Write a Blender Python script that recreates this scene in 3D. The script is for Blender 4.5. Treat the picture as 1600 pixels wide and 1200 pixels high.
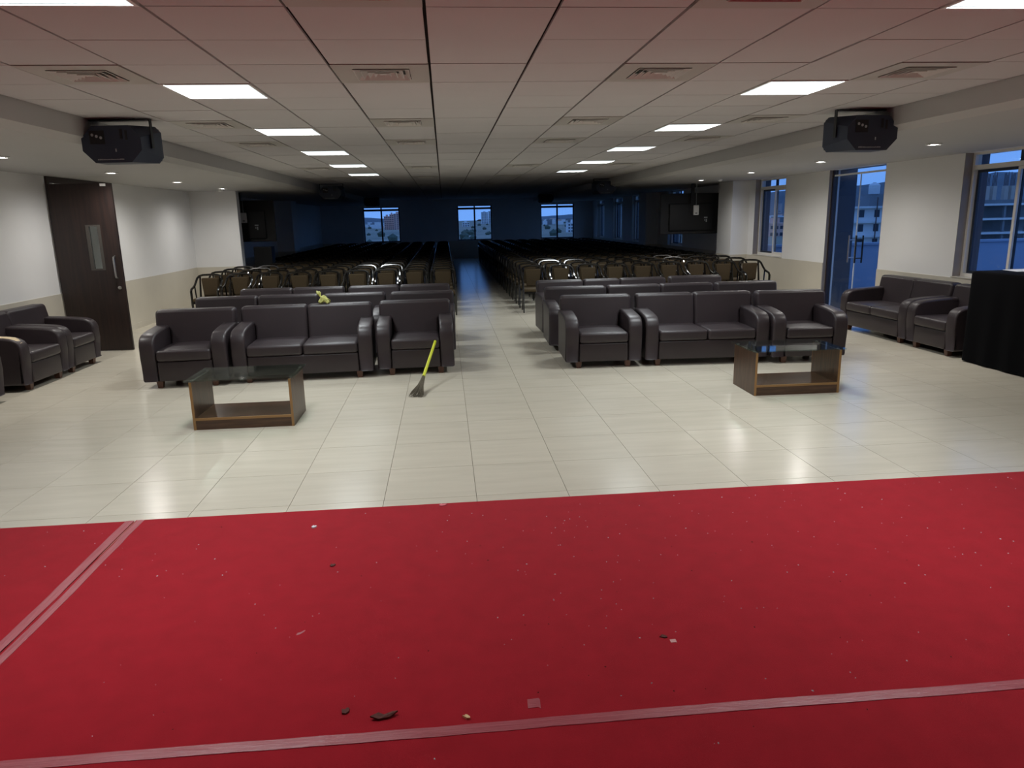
import bpy, bmesh, math, random
from mathutils import Vector, Matrix

for o in list(bpy.data.objects):
    bpy.data.objects.remove(o, do_unlink=True)
scene = bpy.context.scene
col = scene.collection
random.seed(7)
PI = math.pi

# ------------------------------------------------------------------ camera
EYE = 1.7658
PITCH, YAW, ROLL, FPX = 0.225504, 0.0874706, -0.0217439, 1127.72
cd = bpy.data.cameras.new('camera')
cam = bpy.data.objects.new('camera', cd)
col.objects.link(cam)
fw = Vector((math.sin(YAW) * math.cos(PITCH), math.cos(YAW) * math.cos(PITCH), -math.sin(PITCH)))
rt = Vector((math.cos(YAW), -math.sin(YAW), 0))
up = rt.cross(fw)
rt2 = rt * math.cos(ROLL) + up * math.sin(ROLL)
up2 = up * math.cos(ROLL) - rt * math.sin(ROLL)
m = Matrix((rt2, up2, -fw)).transposed().to_4x4()
m.translation = Vector((0, 0, EYE))
cam.matrix_world = m
cd.sensor_fit = 'HORIZONTAL'
cd.sensor_width = 36.0
cd.lens = FPX / 1600 * 36.0
cd.clip_start = 0.05
cd.clip_end = 30000
scene.camera = cam

# ------------------------------------------------------------------ exposure, sky, lamp strengths
vs = scene.view_settings
vs.view_transform = 'Standard'
vs.look = 'None'
vs.exposure = 0.42
vs.gamma = 1.0
vs.use_curve_mapping = False
scene.cycles.max_bounces = 7
scene.cycles.adaptive_threshold = 0.02
scene.cycles.glossy_bounces = 3
scene.cycles.transparent_max_bounces = 10
scene.cycles.caustics_reflective = False
scene.cycles.caustics_refractive = False
PANEL_STRENGTH = 0.85         # glow of the diffuser itself
PANEL_WATTS = 19.5            # downward light of each panel
DOWNLIGHT_STRENGTH = 30.0
DOWNLIGHT_SPOT = 76.0

w = bpy.data.worlds.new('dusk_sky')
scene.world = w
w.use_nodes = True
nt = w.node_tree
nt.nodes.clear()
out = nt.nodes.new('ShaderNodeOutputWorld')
bg = nt.nodes.new('ShaderNodeBackground')
bg.inputs['Strength'].default_value = 0.95
tc = nt.nodes.new('ShaderNodeTexCoord')
sep = nt.nodes.new('ShaderNodeSeparateXYZ')
ramp = nt.nodes.new('ShaderNodeValToRGB')
ramp.color_ramp.elements[0].position = 0.0
ramp.color_ramp.elements[0].color = (0.16, 0.35, 0.84, 1)
ramp.color_ramp.elements[1].position = 1.0
ramp.color_ramp.elements[1].color = (0.10, 0.20, 0.52, 1)
e = ramp.color_ramp.elements.new(0.15)
e.color = (0.13, 0.31, 0.80, 1)
nt.links.new(tc.outputs['Generated'], sep.inputs[0])
nt.links.new(sep.outputs['Z'], ramp.inputs[0])
nt.links.new(ramp.outputs[0], bg.inputs['Color'])
nt.links.new(bg.outputs[0], out.inputs['Surface'])

# ------------------------------------------------------------------ materials
def S(r, g, b):
    def f(c):
        c /= 255.0
        return c / 12.92 if c <= 0.04045 else ((c + 0.055) / 1.055) ** 2.4
    return (f(r), f(g), f(b), 1)

def mat(name, c, rough=0.5, metal=0.0, spec=0.5, var=0.0, scale=8.0, bump=0.0, bscale=200.0, stretch=(1, 1, 1), c2=None, coat=0.0, objrand=0.0, coord='Object'):
    M = bpy.data.materials.new(name)
    M.use_nodes = True
    n = M.node_tree.nodes
    L = M.node_tree.links
    b = n['Principled BSDF']
    b.inputs['Base Color'].default_value = c
    b.inputs['Roughness'].default_value = rough
    b.inputs['Metallic'].default_value = metal
    b.inputs['Specular IOR Level'].default_value = spec
    b.inputs['Coat Weight'].default_value = coat
    b.inputs['Coat Roughness'].default_value = 0.08
    t = n.new('ShaderNodeTexCoord')
    mp = n.new('ShaderNodeMapping')
    mp.inputs['Scale'].default_value = stretch
    L.new(t.outputs[coord], mp.inputs[0])
    vec = mp.outputs[0]
    if objrand:
        oi = n.new('ShaderNodeObjectInfo')
        ad = n.new('ShaderNodeVectorMath')
        ad.operation = 'ADD'
        ml = n.new('ShaderNodeMath')
        ml.operation = 'MULTIPLY'
        ml.inputs[1].default_value = 37.0
        L.new(oi.outputs['Random'], ml.inputs[0])
        L.new(vec, ad.inputs[0])
        L.new(ml.outputs[0], ad.inputs[1])
        vec = ad.outputs[0]
    if var or c2:
        no = n.new('ShaderNodeTexNoise')
        no.inputs['Scale'].default_value = scale
        no.inputs['Detail'].default_value = 4
        L.new(vec, no.inputs['Vector'])
        r = n.new('ShaderNodeValToRGB')
        r.color_ramp.elements[0].position = 0.3
        r.color_ramp.elements[1].position = 0.7
        lo = c2 if c2 else tuple(x * (1 - var) for x in c[:3]) + (1,)
        hi = c if c2 else tuple(min(1, x * (1 + var)) for x in c[:3]) + (1,)
        r.color_ramp.elements[0].color = lo
        r.color_ramp.elements[1].color = hi
        L.new(no.outputs['Fac'], r.inputs[0])
        srcc = r.outputs[0]
        if objrand:
            hs = n.new('ShaderNodeHueSaturation')
            mr = n.new('ShaderNodeMapRange')
            mr.inputs['To Min'].default_value = 1 - objrand
            mr.inputs['To Max'].default_value = 1 + objrand
            L.new(oi.outputs['Random'], mr.inputs[0])
            L.new(mr.outputs[0], hs.inputs['Value'])
            L.new(srcc, hs.inputs['Color'])
            srcc = hs.outputs[0]
        L.new(srcc, b.inputs['Base Color'])
    if bump:
        no2 = n.new('ShaderNodeTexNoise')
        no2.inputs['Scale'].default_value = bscale
        no2.inputs['Detail'].default_value = 3
        L.new(vec, no2.inputs['Vector'])
        bp = n.new('ShaderNodeBump')
        bp.inputs['Strength'].default_value = bump
        bp.inputs['Distance'].default_value = 0.002
        L.new(no2.outputs['Fac'], bp.inputs['Height'])
        L.new(bp.outputs[0], b.inputs['Normal'])
    return M

def emis(name, c, s):
    M = bpy.data.materials.new(name)
    M.use_nodes = True
    b = M.node_tree.nodes['Principled BSDF']
    b.inputs['Base Color'].default_value = (0.8, 0.8, 0.8, 1)
    b.inputs['Emission Color'].default_value = c
    b.inputs['Emission Strength'].default_value = s
    return M

def glass(name, tint=(0.93, 0.97, 0.98, 1), rough=0.02, ior=1.5):
    M = bpy.data.materials.new(name)
    M.use_nodes = True
    n = M.node_tree.nodes
    L = M.node_tree.links
    n.clear()
    o = n.new('ShaderNodeOutputMaterial')
    mx = n.new('ShaderNodeMixShader')
    tr = n.new('ShaderNodeBsdfTransparent')
    tr.inputs[0].default_value = tint
    gl = n.new('ShaderNodeBsdfGlossy')
    gl.inputs['Roughness'].default_value = rough
    fr = n.new('ShaderNodeFresnel')
    ge = n.new('ShaderNodeNewGeometry')
    mr = n.new('ShaderNodeMapRange')          # same reflectance on the way in and out of the sheet
    mr.inputs['To Min'].default_value = ior
    mr.inputs['To Max'].default_value = 1.0 / ior
    L.new(ge.outputs['Backfacing'], mr.inputs['Value'])
    L.new(mr.outputs['Result'], fr.inputs['IOR'])
    L.new(fr.outputs[0], mx.inputs[0])
    L.new(tr.outputs[0], mx.inputs[1])
    L.new(gl.outputs[0], mx.inputs[2])
    L.new(mx.outputs[0], o.inputs['Surface'])
    return M

M_wall = mat('white_wall_paint', S(234, 234, 234), 0.55, var=0.02, scale=1.5)
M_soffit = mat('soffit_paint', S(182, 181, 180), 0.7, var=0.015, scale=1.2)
M_dado = mat('beige_dado_tile', S(206, 200, 186), 0.28, var=0.025, scale=2.0)
M_dark = mat('ceiling_void', S(38, 34, 33), 0.9)
M_ctile = mat('ceiling_tile_board', S(200, 197, 198), 0.85, var=0.02, scale=1.5, objrand=0.018)
M_vent = mat('vent_plate', S(182, 178, 173), 0.5)
M_louver = mat('vent_louver', S(206, 202, 198), 0.45)
M_floor = mat('vitrified_floor_tile', S(212, 204, 187), 0.21, spec=0.5, c2=S(204, 196, 179), scale=3.0, stretch=(0.6, 4.0, 1), objrand=0.02)
M_floor2 = mat('vitrified_floor_field', S(212, 204, 187), 0.21, spec=0.5, c2=S(204, 196, 179), scale=3.0, stretch=(0.6, 4.0, 1))
M_grout = mat('floor_grout', S(120, 110, 92), 0.8)
M_carpet = mat('red_carpet', S(170, 21, 37), 0.95, spec=0.15, c2=S(158, 17, 32), scale=9.0, bump=0.8, bscale=420)
_b = M_carpet.node_tree.nodes['Principled BSDF']
_b.inputs['Sheen Weight'].default_value = 0.3
_b.inputs['Sheen Roughness'].default_value = 0.45
_b.inputs['Sheen Tint'].default_value = (1.0, 0.55, 0.58, 1)
M_tape = mat('clear_carpet_tape', S(160, 56, 68), 0.28, spec=0.7, c2=S(186, 98, 106), scale=4, stretch=(1.2, 60, 1), bump=0.9, bscale=8)
M_tape_y = mat('clear_carpet_tape_long', S(160, 56, 68), 0.28, spec=0.7, c2=S(186, 98, 106), scale=4, stretch=(60, 1.2, 1), bump=0.9, bscale=8)
M_leather = mat('dark_brown_leather', S(52, 44, 47), 0.41, spec=0.5, var=0.10, scale=3.0, bump=0.25, bscale=260)
M_leather_d = mat('dark_leather_seam', S(36, 29, 30), 0.45)
M_torn = mat('torn_lining', S(196, 178, 146), 0.9, var=0.1, scale=30)
M_leg = mat('sofa_leg_wood', S(84, 52, 38), 0.4, var=0.15, scale=20)
M_wood = mat('walnut_laminate', S(90, 62, 44), 0.35, c2=S(58, 40, 30), scale=5.0, stretch=(9, 9, 0.7))
M_wood_h = mat('walnut_laminate_shelf', S(90, 62, 44), 0.25, c2=S(60, 41, 30), scale=5.0, stretch=(0.7, 9, 9))
M_edge = mat('edge_banding', S(142, 106, 64), 0.45)
M_tglass = glass('table_glass', (0.80, 0.91, 0.88, 1), 0.03, 1.55)
M_wglass = glass('window_glass', (0.90, 0.95, 0.97, 1), 0.0, 1.45)
M_doorwood = mat('dark_veneer_door', S(48, 33, 29), 0.42, c2=S(31, 23, 22), scale=4.0, stretch=(9, 9, 0.5))
M_frame_dk = mat('dark_door_frame', S(48, 36, 32), 0.5)
M_steel = mat('brushed_steel', S(190, 190, 190), 0.28, metal=1.0)
M_alu = mat('white_aluminium', S(226, 223, 217), 0.4)
M_alu_dk = mat('dark_window_frame', S(34, 44, 60), 0.5)
M_white = mat('white_plastic', S(232, 232, 230), 0.4)
M_black = mat('black_plastic', S(22, 23, 27), 0.5)
M_black2 = mat('black_speaker_box', S(44, 52, 70), 0.5, bump=0.3, bscale=300)
M_mark = mat('grey_print', S(165, 168, 172), 0.6)
M_tv = mat('television_back', S(9, 10, 14), 0.55)
M_cloth = mat('black_table_cloth', S(6, 6, 9), 0.95, spec=0.1)
M_cframe = mat('black_chair_frame', S(16, 14, 12), 0.22, spec=0.6, coat=0.4)
M_cfab = mat('brown_chair_fabric', S(64, 50, 26), 0.8, var=0.15, scale=60)
M_yellow = mat('yellow_handle', S(206, 214, 40), 0.35)
M_bristle = mat('broom_bristle', S(112, 104, 88), 0.9, var=0.25, scale=60)
M_bag = mat('yellow_green_bag', S(200, 200, 120), 0.5, var=0.12, scale=20)
M_paper = mat('white_paper', S(225, 228, 235), 0.8)
M_leaf = mat('dried_leaf', S(92, 42, 34), 0.8, var=0.4, scale=90)
M_terrace = mat('terrace_floor', S(150, 156, 166), 0.7, var=0.05, scale=2)
M_parapet = mat('parapet_paint', S(166, 176, 192), 0.8, var=0.04, scale=1)
M_conc = mat('raw_concrete', S(132, 132, 134), 0.9, var=0.12, scale=0.5)
M_bwhite = mat('building_white', S(232, 230, 228), 0.85, var=0.04, scale=0.3)
M_bpink = mat('building_salmon', S(236, 186, 168), 0.85, var=0.05, scale=0.2)
M_bwin = mat('building_window', S(44, 52, 66), 0.3)
M_rebar = mat('rebar_rust', S(96, 74, 70), 0.8)
M_ground = mat('scrub_ground', S(168, 156, 134), 0.95, c2=S(126, 124, 104), scale=0.012)
M_hill = mat('hazy_hill_scrub', S(112, 118, 122), 0.95, var=0.12, scale=0.004)  # slight blue of distance haze put into the hill colour
M_tree = mat('tree_foliage', S(84, 94, 78), 0.9, var=0.2, scale=0.5)
M_panel = emis('panel_light_diffuser', (0.82, 0.97, 1.0, 1), PANEL_STRENGTH)
M_down = emis('downlight_lens', (1.0, 0.97, 0.92, 1), DOWNLIGHT_STRENGTH)

# ------------------------------------------------------------------ mesh helpers
class MB:
    def __init__(s):
        s.v = []
        s.f = []
        s.mi = []
    def add(s, vs, fs, k=0):
        o = len(s.v)
        s.v += [tuple(p) for p in vs]
        s.f += [tuple(i + o for i in f) for f in fs]
        s.mi += [k] * len(fs)
        return s
    def box(s, x0, x1, y0, y1, z0, z1, k=0):
        return s.add([(x0, y0, z0), (x1, y0, z0), (x1, y1, z0), (x0, y1, z0), (x0, y0, z1), (x1, y0, z1), (x1, y1, z1), (x0, y1, z1)],
                     [(0, 3, 2, 1), (4, 5, 6, 7), (0, 1, 5, 4), (1, 2, 6, 5), (2, 3, 7, 6), (3, 0, 4, 7)], k)
    def tube(s, pts, r, n=8, k=0, cap=True):
        pts = [Vector(p) for p in pts]
        rs = r if isinstance(r, (list, tuple)) else [r] * len(pts)
        rings = []
        prev = None
        for i, p in enumerate(pts):
            d = (pts[min(i + 1, len(pts) - 1)] - pts[max(i - 1, 0)]).normalized()
            if prev is None:
                a = Vector((0, 0, 1)) if abs(d.z) < 0.9 else Vector((1, 0, 0))
                u = d.cross(a).normalized()
            else:
                u = (prev - d * prev.dot(d)).normalized()
            prev = u
            v = d.cross(u)
            rings.append([p + (u * math.cos(2 * PI * j / n) + v * math.sin(2 * PI * j / n)) * rs[i] for j in range(n)])
        fs = []
        for i in range(len(pts) - 1):
            for j in range(n):
                fs.append((i * n + j, i * n + (j + 1) % n, (i + 1) * n + (j + 1) % n, (i + 1) * n + j))
        if cap:
            fs.append(tuple(range(n - 1, -1, -1)))
            fs.append(tuple((len(pts) - 1) * n + j for j in range(n)))
        return s.add([q for r_ in rings for q in r_], fs, k)
    def lathe(s, prof, n=16, k=0, c=(0, 0, 0)):
        vs = []
        fs = []
        for r, z in prof:
            for j in range(n):
                a = 2 * PI * j / n
                vs.append((c[0] + r * math.cos(a), c[1] + r * math.sin(a), c[2] + z))
        for i in range(len(prof) - 1):
            for j in range(n):
                fs.append((i * n + j, i * n + (j + 1) % n, (i + 1) * n + (j + 1) % n, (i + 1) * n + j))
        fs.append(tuple(range(n - 1, -1, -1)))
        fs.append(tuple((len(prof) - 1) * n + j for j in range(n)))
        return s.add(vs, fs, k)
    def rbox(s, c, h, r, n=2, md=(1, 1, 1), puff=None, k=0):
        """box of half sizes h round c with edges rounded by r; puff(x,y,z)->vector added"""
        h = Vector(h)
        def coords(hh, m_):
            a = hh - r
            e_ = [a + r * math.tan(PI / 4 * i / n) for i in range(n + 1)]
            inner = [-a + 2 * a * i / m_ for i in range(1, m_)]
            return [-x for x in reversed(e_)] + inner + e_
        cx, cy, cz = coords(h.x, md[0]), coords(h.y, md[1]), coords(h.z, md[2])
        idx = {}
        vs = []
        fs = []
        def vid(p):
            key = (round(p[0], 6), round(p[1], 6), round(p[2], 6))
            if key in idx:
                return idx[key]
            q = Vector(p)
            i_ = Vector([max(-(h[a] - r), min(h[a] - r, q[a])) for a in range(3)])
            d = q - i_
            if d.length > 1e-9:
                q = i_ + d.normalized() * r
            if puff:
                q = q + Vector(puff(q.x / h.x, q.y / h.y, q.z / h.z))
            vs.append(q + Vector(c))
            idx[key] = len(vs) - 1
            return idx[key]
        for ax, (A, B, H_) in enumerate(((cy, cz, h.x), (cz, cx, h.y), (cx, cy, h.z))):
            for sg in (-1, 1):
                for i in range(len(A) - 1):
                    for j in range(len(B) - 1):
                        q = []
                        for (a, b) in ((A[i], B[j]), (A[i + 1], B[j]), (A[i + 1], B[j + 1]), (A[i], B[j + 1])):
                            p = [0, 0, 0]
                            p[ax] = sg * H_
                            p[(ax + 1) % 3] = a
                            p[(ax + 2) % 3] = b
                            q.append(vid(p))
                        fs.append(tuple(q) if sg > 0 else tuple(reversed(q)))
        return s.add(vs, fs, k)
    def slab(s, poly, w0, w1, r, fn, n=2, k=0):
        """polygon poly (a,b) ccw extruded from w0 to w1 with rounded rims; fn(a,b,w)->xyz"""
        N = len(poly)
        P = [Vector((p[0], p[1])) for p in poly]
        nor = []
        for i in range(N):
            e1 = (P[i] - P[i - 1]).normalized()
            e2 = (P[(i + 1) % N] - P[i]).normalized()
            n1 = Vector((e1.y, -e1.x))
            n2 = Vector((e2.y, -e2.x))
            nn = n1 + n2
            nn = nn / max(0.6, nn.dot(n1)) if nn.length > 1e-6 else n1
            nor.append(nn)
        st = []
        for i in range(n + 1):
            t = PI / 2 * i / n
            st.append((r * (1 - math.sin(t)), w0 + r * (1 - math.cos(t))))
        for i in range(n + 1):
            t = PI / 2 * i / n
            st.append((r * (1 - math.cos(t)), w1 - r * (1 - math.sin(t))))
        vs = []
        fs = []
        st = [(r + 0.006, w0)] + st + [(r + 0.006, w1)]
        for ins, w_ in st:
            for i in range(N):
                p = P[i] - nor[i] * ins
                vs.append(fn(p.x, p.y, w_))
        for q in range(len(st) - 1):
            for i in range(N):
                fs.append((q * N + i, q * N + (i + 1) % N, (q + 1) * N + (i + 1) % N, (q + 1) * N + i))
        fs.append(tuple(range(N - 1, -1, -1)))
        fs.append(tuple((len(st) - 1) * N + i for i in range(N)))
        return s.add(vs, fs, k)
    def mesh(s, name, mats, smooth=False, ang=40):
        me = bpy.data.meshes.new(name)
        me.from_pydata(s.v, [], s.f)
        for m_ in (mats if isinstance(mats, (list, tuple)) else [mats]):
            me.materials.append(m_)
        me.polygons.foreach_set('material_index', s.mi)
        bm = bmesh.new()
        bm.from_mesh(me)
        bmesh.ops.recalc_face_normals(bm, faces=bm.faces)
        bm.to_mesh(me)
        bm.free()
        if smooth:
            me.polygons.foreach_set('use_smooth', [True] * len(me.polygons))
            me.set_sharp_from_angle(angle=math.radians(ang))
        me.update()
        return me
    def build(s, name, mats, parent=None, smooth=False, ang=40):
        return link(name, s.mesh(name, mats, smooth, ang), parent)

def link(name, me, parent=None):
    o = bpy.data.objects.new(name, me)
    col.objects.link(o)
    if parent:
        o.parent = parent
    return o

def tag(o, label=None, cat=None, group=None, kind=None):
    if label:
        o['label'] = label
    if cat:
        o['category'] = cat
    if group:
        o['group'] = group
    if kind:
        o['kind'] = kind
    return o

def empty(name, loc=(0, 0, 0), rz=0.0):
    o = bpy.data.objects.new(name, None)
    o.empty_display_size = 0.1
    o.location = loc
    o.rotation_euler = (0, 0, rz)
    col.objects.link(o)
    return o

def copy_tree(o, parent=None):
    c = o.copy()
    col.objects.link(c)
    c.parent = parent
    for ch in list(o.children):
        copy_tree(ch, c)
    return c

ORD = ['first', 'second', 'third', 'fourth', 'fifth', 'sixth', 'seventh', 'eighth', 'ninth', 'tenth', 'eleventh', 'twelfth',
       'thirteenth', 'fourteenth', 'fifteenth', 'sixteenth', 'seventeenth', 'eighteenth']

# ------------------------------------------------------------------ room dimensions (metres; camera stands at x=0, y=0)
XL, XR, YF, YB = -5.5, 6.9, -5.0, 34.0
ZC, ZS = 2.685, 2.48          # tiled ceiling, side soffits
CX0, CX1 = -3.047, 4.153      # tiled ceiling strip (12 tiles)
DADO = 0.85
T = 0.35                      # wall thickness
# ------------------------------------------------------------------ floor: grout bed and tiles
fl = MB().box(XL - T, XR + T, YF - 0.3, YB + T, -0.25, -0.006).build('floor', M_grout)
tag(fl, kind='structure')
FX0, FY0 = 0.141, 4.4523
tl = MB().box(-0.2985, 0.2985, -0.2985, 0.2985, -0.012, 0.0)
tile_me = tl.mesh('floor_tile', M_floor)
cells = []
for i in range(-10, 13):
    for j in range(-1, 50):
        x0, x1 = FX0 + 0.6 * i, FX0 + 0.6 * (i + 1)
        y0, y1 = FY0 + 0.6 * j, FY0 + 0.6 * (j + 1)
        if x1 < XL + 0.02 or x0 > XR - 0.02 or y0 > YB - 0.02:
            continue
        cells.append((x0, x1, y0, y1))
def in_view(x, y, z=0.0):
    d = Vector((x, y, z)) - Vector((0, 0, EYE))
    zc = d.dot(fw)
    return zc > 0 and abs(d.dot(rt2) / zc) < 0.76 and abs(d.dot(up2) / zc) < 0.6
whole = [c for c in cells if c[0] > XL and c[1] < XR and in_view((c[0] + c[1]) / 2, (c[2] + c[3]) / 2)]
whole.sort(key=lambda c: c[2] + abs(c[0]) * 0.05)
near = set(whole[:296])
rest = MB()
for c in cells:
    if c in near:
        o = link('floor_tile', tile_me, fl)
        o.location = ((c[0] + c[1]) / 2, (c[2] + c[3]) / 2, 0)
    else:
        g = 0.0015
        rest.box(max(c[0], XL) + g, min(c[1], XR) - g, c[2] + g, min(c[3], YB) - g, -0.012, 0)
tag(rest.build('floor_tile_field', M_floor2, fl), kind='stuff')

# ------------------------------------------------------------------ ceiling: void, tiles, soffits
ce = MB().box(XL - T, XR + T, YF - 0.3, YB + T, 2.72, 2.95).build('ceiling', M_dark)
tag(ce, kind='structure')
sL = MB()
sL.add([(XL, YF, ZS), (CX0 - 0.10, YF, ZS), (CX0, YF, ZS + 0.045), (CX0, YF, 2.72), (XL, YF, 2.72),
        (XL, YB, ZS), (CX0 - 0.10, YB, ZS), (CX0, YB, ZS + 0.045), (CX0, YB, 2.72), (XL, YB, 2.72)],
       [(0, 1, 6, 5), (1, 2, 7, 6), (2, 3, 8, 7), (3, 4, 9, 8), (4, 0, 5, 9), (4, 3, 2, 1, 0), (5, 6, 7, 8, 9)])
sL.build('soffit', M_soffit, ce)
sR = MB()
sR.add([(XR, YF, ZS), (CX1 + 0.10, YF, ZS), (CX1, YF, ZS + 0.045), (CX1, YF, 2.72), (XR, YF, 2.72),
        (XR, YB, ZS), (CX1 + 0.10, YB, ZS), (CX1, YB, ZS + 0.045), (CX1, YB, 2.72), (XR, YB, 2.72)],
       [(0, 5, 6, 1), (1, 6, 7, 2), (2, 7, 8, 3), (3, 8, 9, 4), (4, 9, 5, 0), (0, 1, 2, 3, 4), (9, 8, 7, 6, 5)])
sR.build('soffit', M_soffit, ce)

CY0 = 3.498
LIGHT_ROWS = [-1, 3, 7, 11, 15, 19]
LIGHT_COLS = [-3, 4]
VENT_ROWS = {-4: [2, 6, 9, 16, 21], -1: [-1, 2, 6, 9, 16, 21, 27], 2: [-1, 2, 6, 9, 16, 21, 27], 5: [2, 6, 9, 16, 21]}
taken = set((c, r) for c in LIGHT_COLS for r in LIGHT_ROWS) | set((c, r) for c, rr in VENT_ROWS.items() for r in rr)
def ccell(c, r):
    return (-0.047 + 0.6 * c + 0.3, CY0 + 0.6 * r + 0.3)
ct = MB().box(-0.2915, 0.2915, -0.2965, 0.2965, ZC, ZC + 0.014)
ct_me = ct.mesh('ceiling_tile', M_ctile)
crest = MB()
cells = [(c, r) for r in range(-14, 51) for c in range(-5, 7) if (c, r) not in taken]
nearc = [q for q in cells if in_view(ccell(*q)[0], ccell(*q)[1], ZC)]
nearc = set(nearc[:296])
for q in cells:
    x, y = ccell(*q)
    if q in nearc:
        o = link('ceiling_tile', ct_me, ce)
        o.location = (x, y, random.uniform(-0.0015, 0.0015))
    elif y < YB - 0.3:
        crest.box(x - 0.2915, x + 0.2915, y - 0.2965, y + 0.2965, ZC, ZC + 0.014)
crest.box(CX0, CX1, CY0 + 0.6 * 50 + 0.01, YB, ZC, ZC + 0.014)
tag(crest.build('ceiling_tile_field', M_ctile, ce), kind='stuff')

# panel lights
def make_panel():
    r = empty('ceiling_light')
    f = MB()
    for a in (0, 1):
        for sg in (-1, 1):
            if a:
                f.box(-0.294, 0.294, sg * 0.285 - 0.009, sg * 0.285 + 0.009, ZC - 0.006, ZC + 0.03)
            else:
                f.box(sg * 0.285 - 0.009, sg * 0.285 + 0.009, -0.276, 0.276, ZC - 0.006, ZC + 0.03)
    f.build('frame', M_white, r)
    d = MB().box(-0.275, 0.275, -0.275, 0.275, ZC + 0.002, ZC + 0.01)
    d.build('diffuser', M_panel, r)
    ld = bpy.data.lights.new('panel_lamp', 'AREA')
    ld.shape = 'SQUARE'
    ld.size = 0.55
    ld.energy = PANEL_WATTS
    ld.spread = math.radians(140)
    ld.color = (0.92, 0.98, 1.0)
    lo = bpy.data.objects.new('lamp', ld)
    col.objects.link(lo)
    lo.parent = r
    lo.location = (0, 0, ZC - 0.001)
    return r
proto = make_panel()
for ci, c in enumerate(LIGHT_COLS):
    for ri, r in enumerate(LIGHT_ROWS):
        o = proto if (ci, ri) == (0, 0) else copy_tree(proto)
        x, y = ccell(c, r)
        o.location = (x, y, 0)
        tag(o, 'lit square ceiling panel light, %s from the camera in the %s row' % (ORD[ri], ('left', 'right')[ci]), 'ceiling light', 'lit panel lights in the tiled ceiling')

# four-way air diffusers
def make_vent():
    r = empty('ceiling_vent')
    pl = MB()
    a = 0.175
    pl.box(-0.294, 0.294, -0.2965, -a, ZC - 0.004, ZC + 0.01).box(-0.294, 0.294, a, 0.2965, ZC - 0.004, ZC + 0.01)
    pl.box(-0.294, -a, -a, a, ZC - 0.004, ZC + 0.01).box(a, 0.294, -a, a, ZC - 0.004, ZC + 0.01)
    pl.build('plate', M_vent, r)
    MB().box(-a, a, -a, a, ZC + 0.027, ZC + 0.031).build('duct', mat('duct_grey', S(72, 68, 66), 0.8), r)
    for q in range(4):
        o_, i_ = 0.172 - 0.04 * q, 0.172 - 0.04 * q - 0.030
        lo, hi = ZC - 0.010, ZC + 0.020
        mb = MB()
        vs_ = []
        for (s_, z_) in ((o_, lo), (i_, hi), (i_ - 0.003, hi), (o_ - 0.004, lo - 0.001)):
            vs_ += [(-s_, -s_, z_), (s_, -s_, z_), (s_, s_, z_), (-s_, s_, z_)]
        fs_ = []
        for t in range(4):
            for e_ in range(4):
                fs_.append((t * 4 + e_, t * 4 + (e_ + 1) % 4, ((t + 1) % 4) * 4 + (e_ + 1) % 4, ((t + 1) % 4) * 4 + e_))
        mb.add(vs_, fs_)
        mb.build('louver', M_louver, r)
    MB().box(-0.02, 0.02, -0.02, 0.02, ZC - 0.006, ZC + 0.0).build('centre_plate', M_louver, r)
    return r
proto = make_vent()
names = {-4: 'outer left', -1: 'inner left', 2: 'inner right', 5: 'outer right'}
first = True
for c, rr in VENT_ROWS.items():
    for i, r in enumerate(rr):
        o = proto if first else copy_tree(proto)
        first = False
        x, y = ccell(c, r)
        o.location = (x, y, 0)
        tag(o, 'square louvred air vent, %s from the camera in the %s line of vents' % (ORD[i], names[c]), 'ceiling vent', 'air vents in the tiled ceiling')

# recessed downlights in the soffits
def make_down():
    r = empty('downlight')
    MB().lathe([(0.062, 0.004), (0.082, 0.003), (0.085, -0.006), (0.066, -0.010), (0.060, -0.004)], 20).build('rim', M_white, r, True)
    MB().lathe([(0.058, 0.004), (0.058, -0.002), (0.03, -0.008)], 20).build('lens', M_down, r)
    ld = bpy.data.lights.new('downlight_lamp', 'SPOT')
    ld.energy = DOWNLIGHT_SPOT
    ld.spot_size = math.radians(168)
    ld.spot_blend = 1.0
    ld.shadow_soft_size = 0.05
    ld.color = (1.0, 0.97, 0.92)
    lo = bpy.data.objects.new('lamp', ld)
    col.objects.link(lo)
    lo.parent = r
    lo.location = (0, 0, -0.02)
    return r
proto = make_down()
k = 0
for sx, X_ in (('left', -4.40), ('right', 5.50)):
    for i, Y_ in enumerate((8.0, 10.5, 12.95, 15.5)):
        o = proto if k == 0 else copy_tree(proto)
        k += 1
        o.location = (X_, Y_, ZS - 0.004)
        tag(o, 'lit round downlight, %s from the camera in the %s soffit' % (ORD[i], sx), 'downlight', 'lit downlights in the side soffits')

# smoke detectors beside the last downlights
for X_, Y_, s_ in ((-4.62, 16.1, 'left'), (5.85, 15.35, 'right')):
    d = MB().lathe([(0.05, 0.0), (0.05, -0.02), (0.04, -0.035), (0.02, -0.045)], 16).build('smoke_detector', M_white, None, True)
    d.location = (X_, Y_, ZS)
    tag(d, 'small white smoke detector on the %s soffit beyond the downlights' % s_, 'smoke detector')

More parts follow.
